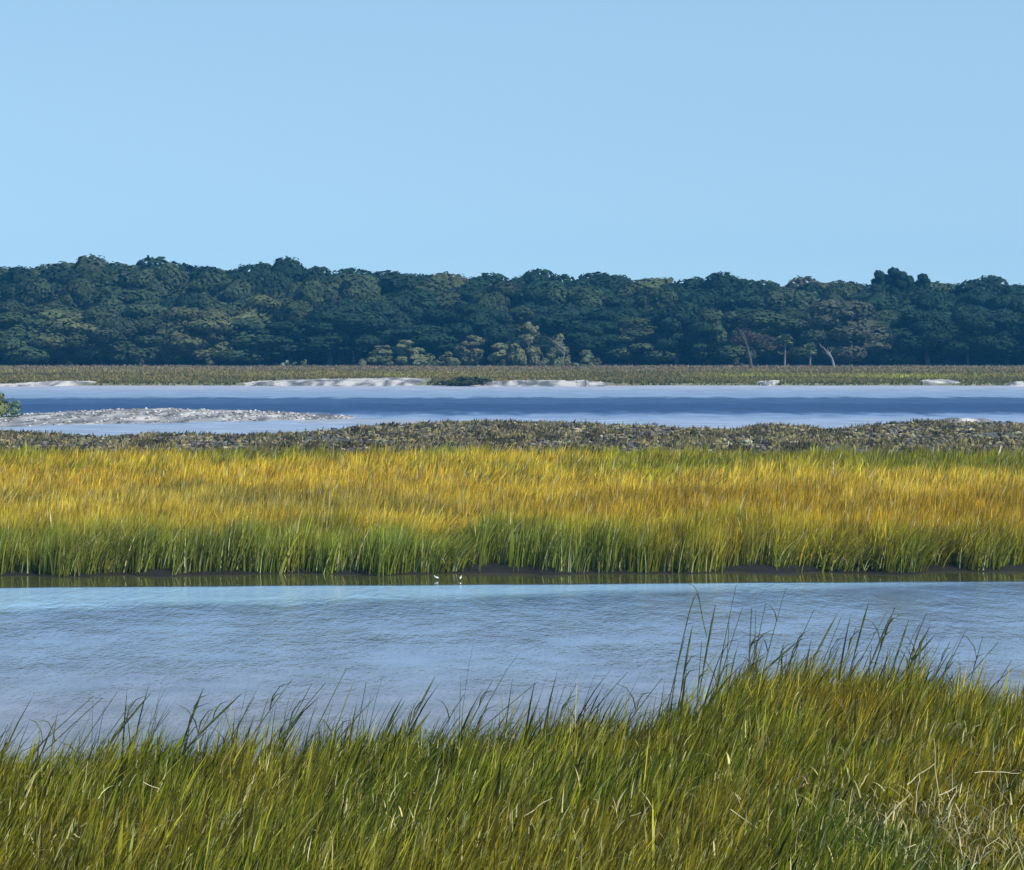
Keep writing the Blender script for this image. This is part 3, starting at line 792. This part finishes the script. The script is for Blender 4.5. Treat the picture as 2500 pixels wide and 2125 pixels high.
def oak_lobes(seed, width, zlo, zhi, n):
    r = random.Random(seed); out = []
    H = zhi - zlo
    for k in range(n):
        t = (k + 0.5) / n
        z = zlo + H * (0.14 + 0.72 * t)
        spread = width * 0.5 * (0.75 if t < 0.3 else 0.80 if t < 0.72 else 0.62)
        a = k * 2.399 + r.uniform(-.4, .4); q = math.sqrt(r.uniform(0.12, 1.0))
        s = r.uniform(0.13, 0.29) * width * (1.1 - 0.3 * t)
        out.append((math.cos(a) * q * spread, math.sin(a) * q * spread, z, s, s, s * r.uniform(0.62, 0.85)))
    ox, oy = r.uniform(-.12, .12) * width, r.uniform(-.12, .12) * width
    out = [(a + ox * (c / zhi), b + oy * (c / zhi), c, d * r.uniform(.85, 1.2), e * r.uniform(.85, 1.2), f * r.uniform(.8, 1.2)) for a, b, c, d, e, f in out]
    out.append((0, 0, zlo + H * 0.5, width * 0.3, width * 0.3, H * 0.36))
    out.append((r.uniform(-.1, .1) * width, 0, zhi - H * 0.17, width * 0.24, width * 0.24, H * 0.16))
    return out

def trunk_mesh(seed, h, r0, limbs=4):
    r = random.Random(seed)
    parts = []
    P = [(0, 0, -0.4), (r.uniform(-.1, .1), 0, h * 0.15), (r.uniform(-.3, .3), r.uniform(-.2, .2), h * 0.4), (r.uniform(-.4, .4), 0, h * 0.68), (0, 0, h * 0.92)]
    parts.append(tube(P, [r0 * 1.3, r0, r0 * .8, r0 * .5, r0 * .15], 7))
    for k in range(limbs):
        a = k * 2.4 + r.uniform(-.5, .5); z = h * r.uniform(0.25, 0.5); L = h * r.uniform(0.25, 0.4)
        p0 = np.array(P[2]) * (z / (h * .4)) if z < h * .4 else np.array(P[2])
        p0[2] = z
        e = p0 + np.array([math.cos(a) * L, math.sin(a) * L, L * 0.7])
        m_ = (p0 + e) / 2 + np.array([0, 0, -0.08 * L])
        parts.append(tube([p0, m_, e], [r0 * .45, r0 * .3, r0 * .08], 5))
    v, q = join_q(parts)
    return mesh_np('trunk', v, [q], None, True)

# unit trees: 10 m tall, 8 m wide; skirted ones keep their foliage down to the ground
OAKS = []
for s in range(6):
    OAKS.append((crown_mesh('crown', 100 + s, oak_lobes(s, 8.4, 1.6, 10, 17), 0.36, 62), trunk_mesh(s, 9, 0.26)))
SKIRT = []
for s in range(5):
    SKIRT.append((crown_mesh('crown', 200 + s, oak_lobes(40 + s, 9.0, 0.1, 10, 20), 0.36, 60), trunk_mesh(20 + s, 9, 0.26)))

def tree(name, kit, x, y, wd, ht, col, label, group=None, rz=None, cat='tree', zoff=0.0):
    z = float(land(np.array(x), np.array(y))) - 0.05 + zoff
    root = empty(name, (x, y, z), rt.random() * 6.28 if rz is None else rz, (wd / 8.6, wd / 8.6, ht / 10.0))
    link('trunk', kit[1], M_BARK, root)
    c = link('crown', kit[0], M_LEAF, root)
    c.color = (*col, 1)
    tag(root, label, cat, group)
    return root

rt = random.Random(3)
DK = (0.017, 0.036, 0.021); MD = (0.044, 0.062, 0.030); OL = (0.075, 0.088, 0.038); LT = (0.105, 0.125, 0.055); GR = (0.065, 0.070, 0.045)
def jit(c, s=0.12):
    k = rt.uniform(1 - s, 1 + s)
    return tuple(min(1, v * k * rt.uniform(0.95, 1.05)) for v in c)
ORD = 'first second third fourth fifth sixth seventh eighth ninth tenth eleventh twelfth thirteenth fourteenth fifteenth sixteenth seventeenth eighteenth nineteenth twentieth twenty-first twenty-second twenty-third twenty-fourth twenty-fifth twenty-sixth twenty-seventh twenty-eighth twenty-ninth thirtieth'.split()
WGRP = 'trees of the forest across the river'
SKY = [(-90, 545, 10, DK), (25, 538, 11, MD), (100, 532, 10, MD), (182, 523, 9, MD), (232, 529, 8, DK), (302, 519, 8, DK), (352, 529, 8, DK), (430, 537, 9, DK),
       (503, 532, 8, DK), (580, 527, 8, DK), (640, 544, 9, DK), (705, 541, 10, DK), (790, 547, 10, DK), (868, 553, 8, DK), (925, 552, 7, OL), (985, 557, 9, DK), (1090, 542, 8, DK),
       (1138, 555, 7, DK), (1215, 550, 9, DK), (1310, 561, 10, OL), (1400, 563, 8, DK), (1470, 556, 8, DK), (1545, 565, 7, MD), (1628, 559, 7, GR), (1700, 567, 9, MD),
       (1760, 573, 7, DK), (1925, 571, 8, MD), (1992, 562, 8, DK), (2062, 574, 7, DK), (2150, 570, 10, DK)]
SHAPE = ['broad dome', 'rounded knob', 'low swell', 'flat cushion']
k = 0
for i, (sx, sy, wd, c) in enumerate(SKY):
    D = 447 + rt.uniform(-4, 4)
    x = px2x(sx, D); top = px2z(sy, D)
    z0 = float(land(np.array(x), np.array(D)))
    inside = 0 <= sx <= 2075
    if inside:
        k += 1
        lab = 'dark %s of a treetop, %s from the left along the forest skyline' % (SHAPE[i % 4], ORD[k - 1])
        if sx == 302: lab = 'tall dark knob-shaped treetop, the highest point of the whole skyline'
        if sx == 1090: lab = 'dark pointed treetop standing alone above the middle of the skyline'
        if sx == 1310: lab = 'olive rounded treetop, the palest along the skyline'
    else:
        lab = 'dark forest tree just past the edge of the picture'
    tree('oak_tree', OAKS[i % 6], x, D, wd * 1.85, (top - z0) * 1.0, jit(c), lab, WGRP)
# middle of the forest: crowns that run into one another
kk = 0
sk_x = [px2x(a[0], 447) for a in SKY]; sk_z = [px2z(a[1], 447) for a in SKY]
for row, (D0, h0, step) in enumerate(((441, 0, 6.5), (433, 14.2, 7.5), (423, 11.5, 7.5))):
    x = -100
    while x < 100:
        D = D0 + rt.uniform(-3, 3)
        slope = 1.0 - 0.0012 * (x + 95)
        lf = px2x(0, D)
        c = (MD if rt.random() < 0.75 else DK) if x < -22 else (DK if rt.random() < 0.75 else MD)
        if rt.random() < 0.07: c = OL
        hh = h0 * slope * rt.uniform(0.88, 1.1) if row else np.interp(x, sk_x, sk_z) - 1.6 - rt.uniform(0.6, 1.5)
        tree('oak_tree', OAKS[rt.randrange(6)], x, D, rt.uniform(9, 17), float(hh), jit(c, 0.2),
             'dark green tree in the thick of the forest, merging with its neighbours', WGRP)
        x += step * rt.uniform(0.8, 1.2)
# low dark growth under the trees
x = -102
while x < 102:
    D = rt.uniform(416, 421)
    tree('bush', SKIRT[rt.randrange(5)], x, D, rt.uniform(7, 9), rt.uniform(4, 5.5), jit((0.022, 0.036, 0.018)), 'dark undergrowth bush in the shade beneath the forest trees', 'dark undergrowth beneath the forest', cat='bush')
    x += rt.uniform(4.5, 6)
# marsh edge of the forest
FRONT = [(-70, 8, MD), (30, 8.5, MD), (120, 8, OL), (205, 9.5, MD), (300, 8.5, MD), (370, 9, OL), (420, 9.5, LT), (505, 8.5, MD), (590, 7, DK), (668, 8.5, DK),
         (860, 6.5, DK), (1000, 7.5, DK), (1210, 7, DK), (1275, 8.5, MD), (1370, 8.5, DK), (1440, 8, MD), (1530, 7.6, MD), (1640, 9, MD), (1720, 9.5, GR), (1785, 7.5, MD), (1880, 8.8, DK), (1960, 8, DK), (2040, 8.5, DK), (2140, 8, DK)]
k = 0
for i, (sx, ht, c) in enumerate(FRONT):
    D = 410 + rt.uniform(-2, 3)
    if 0 <= sx <= 2075:
        k += 1
        lab = '%s low spreading tree, %s from the left along the marsh edge of the forest' % ('pale olive' if c == LT else 'olive' if c == OL else 'greyish' if c == GR else 'dark' if c == DK else 'green', ORD[k - 1])
    else:
        lab = 'dark forest tree just past the edge of the picture'
    tree('oak_tree', OAKS[i % 6] if c == DK else SKIRT[i % 5], px2x(sx, D), D, rt.uniform(9, 16), ht * 1.1 * rt.uniform(0.85, 1.15), jit(c), lab, WGRP)

# two tufted pines that break the skyline, with a smaller pair beside them
def pine_lobes(seed, n, wd, zlo, zhi):
    r = random.Random(seed); out = []
    for k in range(n):
        t = k / (n - 1)
        z = zlo + (zhi - zlo) * t
        q = wd * 0.5 * (1 - 0.6 * t) * (1 if k % 2 else -1)
        s = wd * r.uniform(0.15, 0.24)
        out.append((q * r.uniform(0.5, 1), r.uniform(-.3, .3) * wd, z, s, s, s * 0.28))
        out.append((q * r.uniform(-.4, .4), r.uniform(-.3, .3) * wd, z - .2, s * .7, s * .7, s * 0.25))
    return out
for i, (sx, sy, wd, lab) in enumerate(((1790, 552, 4.0, 'leftmost of the tufted pines breaking the skyline'), (1813, 546, 5.0, 'tallest tufted pine breaking the skyline'),
                                      (1833, 556, 4.2, 'right shoulder pine of the tallest tufted trio'), (1872, 559, 3.8, 'short two-tufted pine standing apart from the tufted trio'))):
    D = 441 + i
    x = px2x(sx, D); z0 = float(land(np.array(x), np.array(D))); H = px2z(sy, D) - z0
    kit = (crown_mesh('crown', 300 + i, pine_lobes(i, 7, 8.5, 7.4, 9.75), 0.4, 110), trunk_mesh(60 + i, 9.6, 0.2, 3))
    tree('pine_tree', kit, x, D, wd * 1.15, H, jit(DK), lab, 'tufted pines on the skyline', rz=0.3 * i)

# olive shrubs in the sun at the forest foot
SHR = [(768, 698, 5.6, 'sunlit olive shrub with forked pale base, first of the pale shrubs'), (838, 688, 7.0, 'arching olive shrub over a dark hollow'),
       (905, 712, 4.5, 'short dull shrub filling the gap before the pointed olive shrub'), (952, 674, 7.0, 'pointed olive shrub with pale broken twigs at its foot'), (1018, 694, 5.6, 'low olive shrub between the pointed and the tallest one'),
       (1068, 654, 7.0, 'tallest olive shrub, leaning up to a blunt tip'), (1130, 676, 6.0, 'olive shrub crowding round the pale curved snag'), (1188, 708, 5.6, 'lowest olive shrub, sloping down to the dark gap')]
for i, (sx, sy, wd, lab) in enumerate(SHR):
    D = 401.5 + (i % 3) * 0.8
    x = px2x(sx, D); z0 = float(land(np.array(x), np.array(D))); H = px2z(sy, D) - z0
    r = random.Random(70 + i); lb = []
    s0 = -1 if i in (1, 4) else 1
    for k in range(34):
        t = r.random() ** 1.5
        wdt = 3.9 * (1.0 - 0.8 * t) + 0.2
        lb.append((r.uniform(-1, 1) * wdt + s0 * 2.0 * (t - .4), r.uniform(-1, 1) * wdt * .5, 0.8 + 8.0 * t, r.uniform(0.7, 1.35), 0.9, r.uniform(0.7, 1.5) * (1.2 - .5 * t)))
    kit = (crown_mesh('crown', 400 + i, lb, 0.5, 40), trunk_mesh(80 + i, 7.5, 0.2, 5))
    t = tree('shrub', kit, x, D, wd * 1.1, H * 1.05, jit((0.115, 0.125, 0.062), 0.2), lab, 'sunlit olive shrubs at the forest foot', rz=0.2 * i, cat='shrub')

# fan palms
def palm(sx, ytop, D, label):
    x = px2x(sx, D); z0 = float(land(np.array(x), np.array(D))) - .05; H = px2z(ytop, D) - z0
    root = empty('palm_tree', (x, D, z0), 0.3)
    v, q = tube([(0, 0, -.2), (.05, 0, H * .3), (0.1, 0, H * .62), (0.06, 0, H * .84)], [.22, .16, .14, .17], 8)
    link('trunk', mesh_np('trunk', v, [q], None, True), M_PALMT, root)
    r = np.random.default_rng(int(sx)); V = []; Fc = []; C = []
    for k in range(34):
        a = k * 2.399; el = r.uniform(-0.7, 1.3); L = r.uniform(.8, 1.15) * 1.25
        d = np.array([math.cos(a) * math.cos(el), math.sin(a) * math.cos(el), math.sin(el)])
        c0 = np.array([0.06, 0, H * .85]); s = np.cross(d, [0, 0, 1.]); s /= np.linalg.norm(s); u = np.cross(s, d)
        fan = [c0 + d * L * .25]
        for j in range(7):
            b = (j - 3) * 0.33
            fan.append(c0 + d * L * (.45 + .55 * math.cos(b)) + s * L * .62 * math.sin(b) + u * (0.06 if j % 2 else -.06) - np.array([0, 0, .12 * (1 - math.cos(b))]))
        o_ = len(V); V += fan
        Fc += [(o_, o_ + j + 1, o_ + j + 2) for j in range(6)]
        C += [np.ones(3) * r.uniform(.75, 1.25)] * 8
    cr = link('crown', mesh_np('crown', np.array(V), [np.array(Fc)], np.array(C)), M_LEAF, root); cr.color = (0.11, 0.14, 0.065, 1)
    tag(root, label, 'palm', 'fan palms at the forest foot')
palm(1590, 680, 402, 'taller of two small fan palms before the dark forest')
palm(1641, 703, 402, 'shorter of two small fan palms before the dark forest')

# bare and dying trees
def snag(name, label, x, y, h, seed, r0, mat, up=0.9, levels=3, lean=0.0, rz=0):
    r = random.Random(seed); parts = []
    def grow(p, d, L, rad, lev):
        pts = [p]; dd = np.array(d, float)
        for k in range(4):
            dd = dd + np.array([r.uniform(-.25, .25), r.uniform(-.25, .25), r.uniform(-.05, .18) * up]); dd /= np.linalg.norm(dd)
            pts.append(pts[-1] + dd * L / 4)
        parts.append(tube(pts, np.linspace(rad, rad * .45, 5), 6))
        if lev > 0:
            for k in range(3 if lev > 1 else 2):
                i = r.choice([2, 3, 4]); a = r.uniform(0, 6.28)
                nd = dd * .7 + np.array([math.cos(a), math.sin(a) * .6, .25]); nd /= np.linalg.norm(nd)
                grow(pts[i], nd, L * r.uniform(.45, .7), rad * .5, lev - 1)
    grow(np.array([0, 0, -.2]), (lean, 0, 1), h * .6, r0, levels)
    v, q = join_q(parts)
    z = float(land(np.array(x), np.array(y)))
    root = empty(name, (x, y, z), rz)
    link('trunk', mesh_np('trunk', v, [q], None, True), mat, root)
    tag(root, label, 'tree')
    return root
D = 400
snag('dead_tree', 'white curved snag rising out of the olive shrubs', px2x(1140, D), D - .6, 5.2, 21, .16, M_PALE, lean=.25, levels=2)
s1 = snag('dead_tree', 'stout pale forked snag with broken limbs near the palms', px2x(1690, D), D, 5.4, 44, .24, M_PALE, lean=-.1, levels=2)
s2 = snag('dying_tree', 'small tree with thin reddish foliage on a dark trunk standing out in the marsh', px2x(1524, 385), 385, 6.5, 31, .3, M_BARK, levels=2)
cr = link('crown', crown_mesh('crown', 501, [(-2.0, 0, 4.4, 1.4, 1, .9), (1.6, 0.3, 4.6, 1.7, 1, .9), (0, 0, 4.6, 1.6, 1, 1.0), (2.8, 0, 3.6, 1.1, .8, .7), (-1, .4, 5.6, 1.2, 1, .8)], .24, 50), M_LEAF, s2); cr.color = (0.050, 0.038, 0.036, 1)
for i, (sx, y0, y1) in enumerate(((695, 600, 690), (722, 592, 685))):
    D = 416.0; x = px2x(sx, D); z0 = float(land(np.array(x), np.array(D))); H = px2z(y0, D) - z0
    root = empty('dead_tree', (x, D - 8, z0 - .2))
    v, q = tube([(0, 0, 0), (.05, 0, H * .4), (0, 0, H * .75), (.1, 0, H)], [.14, .12, .09, .04], 6)
    parts = [(v, q)]
    for k in range(8):
        zz = H * (0.5 + .06 * k); s = (-1) ** k
        parts.append(tube([(0, 0, zz), (s * .5, .1, zz + .12), (s * .9, .2, zz - .05)], [.05, .04, .02], 4))
    v, q = join_q(parts)
    link('trunk', mesh_np('trunk', v, [q], None, True), M_DARK, root)
    tag(root, 'slender bare dark trunk standing before the forest, %s of the pair' % ('shorter' if i == 0 else 'taller'), 'tree', 'bare dark trunks')

# small bushes
def bush(name, sx, ytop, D, wd, col, label, seed, n=6, leaf=.3, group=None):
    x = px2x(sx, D); z0 = float(land(np.array(x), np.array(D))) - .05
    if z0 < 0: z0 = 0.0
    H = px2z(ytop, D) - z0
    r = random.Random(seed); lb = []
    for k in range(n):
        t = k / (n - 1)
        lb.append((r.uniform(-1, 1) * wd * .36 * (1 - .7 * t), r.uniform(-1, 1) * wd * .3 * (1 - .6 * t), H * (.2 + .62 * t), wd * .3 * (1 - .45 * t), wd * .3 * (1 - .4 * t), H * .2))
    root = empty(name, (x, D, z0))
    v, q = tube([(0, 0, -.1), (0.03, 0, H * .4), (0, 0, H * .85)], [.06, .05, .02], 5)
    link('stem', mesh_np('stem', v, [q], None, True), M_BARK, root)
    c = link('foliage', crown_mesh('foliage', seed, lb, leaf, 160 / max(wd, 1)), M_LEAF, root); c.color = (*col, 1)
    tag(root, label, 'bush', group)
bush('bush', -3, 791, 194, 1.9, (0.13, 0.15, 0.05), 'dull yellow-green bush on the oyster bar at the picture edge', 601, 8, .22)
bush('bush', 26, 806, 193, 1.8, (0.12, 0.17, 0.10), 'small grey-green bush beside the yellow-green one on the oyster bar', 602, 6, .2)
bush('bush', 948, 764, 308, 8.0, (0.035, 0.045, 0.018), 'low dark green bush at the far waterline behind a white shell bank', 603, 9, .35)
PG = 'small pale bushes along the forest foot'
for i, (sx, yt, lab, c) in enumerate(((142, 731, 'first pale pointed bush from the left at the forest foot', GR), (286, 728, 'greenish pointed bush at the forest foot left of the pale oak', OL), (423, 724, 'pale pointed bush at the foot of the pale olive tree', LT),
        (579, 730, 'bright grey-green bush beside a darker pale twin', (.22, .27, .2)), (596, 733, 'dull pale bush, the twin of the bright one', LT), (616, 729, 'pale pointed bush just past the twin bushes', LT), (1213, 724, 'pale pointed stump-like bush beside the dark gap', GR), (1495, 724, 'leaning grey bush beside the reddish tree', GR))):
    bush('bush', sx, yt, 401, 1.7, c, lab, 620 + i, 5, .2, PG)

# ------------------------------------------------------------------ two small white birds at the waterline
def bird(sx, D, face, label):
    x = px2x(sx, D)
    root = empty('bird', (x, D, -0.01), face, (0.5, 0.5, 0.5))
    bm = bmesh.new()
    bmesh.ops.create_uvsphere(bm, u_segments=14, v_segments=9, radius=1)
    for v in bm.verts:
        c = v.co
        t = (c.x + 1) / 2
        v.co = (c.x * .115, c.y * .05 * (.55 + .6 * t * (1.4 - t)), .15 + c.z * .055 + .03 * c.x + (.02 * (1 - t)))
    V0 = np.array([v.co[:] for v in bm.verts]); bm.faces.ensure_lookup_table(); bm.verts.index_update()
    F3 = [[v.index for v in f.verts] for f in bm.faces]; bm.free()
    nv, nq = tube([(.08, 0, .165), (.115, 0, .20), (.118, 0, .235), (.135, 0, .255), (.16, 0, .254)], [.034, .024, .021, .026, .012], 8)
    off = len(V0)
    V = np.concatenate([V0, nv])
    tri = np.array([f for f in F3 if len(f) == 3]); qd = np.array([f for f in F3 if len(f) == 4])
    link('body', mesh_np('body', V, [tri, np.concatenate([qd, nq + off])], None, True), M_WHITE, root)
    v, q = tube([(.155, 0, .254), (.20, 0, .246)], [.008, .002], 5)
    link('bill', mesh_np('bill', v, [q]), M_BILL, root)
    for s in (-1, 1):
        v, q = tube([(.0, s * .02, .12), (-.01, s * .02, .06), (.005, s * .02, -.03)], [.008, .006, .006], 5)
        link('leg', mesh_np('leg', v, [q]), M_BILL, root)
    tag(root, label, 'bird')
bird(885, 69.7, R(160), 'small white bird wading at the waterline, the larger-looking one')
bird(933, 69.6, R(75), 'small white bird wading upright at the waterline, the narrower-looking one')

# ------------------------------------------------------------------ haze
bmz = bmesh.new(); bmesh.ops.create_cube(bmz, size=1)
hz = bpy.data.meshes.new('haze'); bmz.to_mesh(hz); bmz.free()
haze = link('haze', hz)
haze.scale = (900, 800, 34); haze.location = (0, 340, 14)
hm_, N, L = new_mat('haze')
N.remove(N['Principled BSDF'])
pv = N.new('ShaderNodeVolumePrincipled')
pv.inputs['Color'].default_value = (0.07, 0.40, 0.80, 1)
pv.inputs['Density'].default_value = 0.00028
L.new(pv.outputs[0], N['Material Output'].inputs['Volume'])
hz.materials.append(hm_)
tag(haze, 'thin blue haze over the river and the forest', kind='stuff')
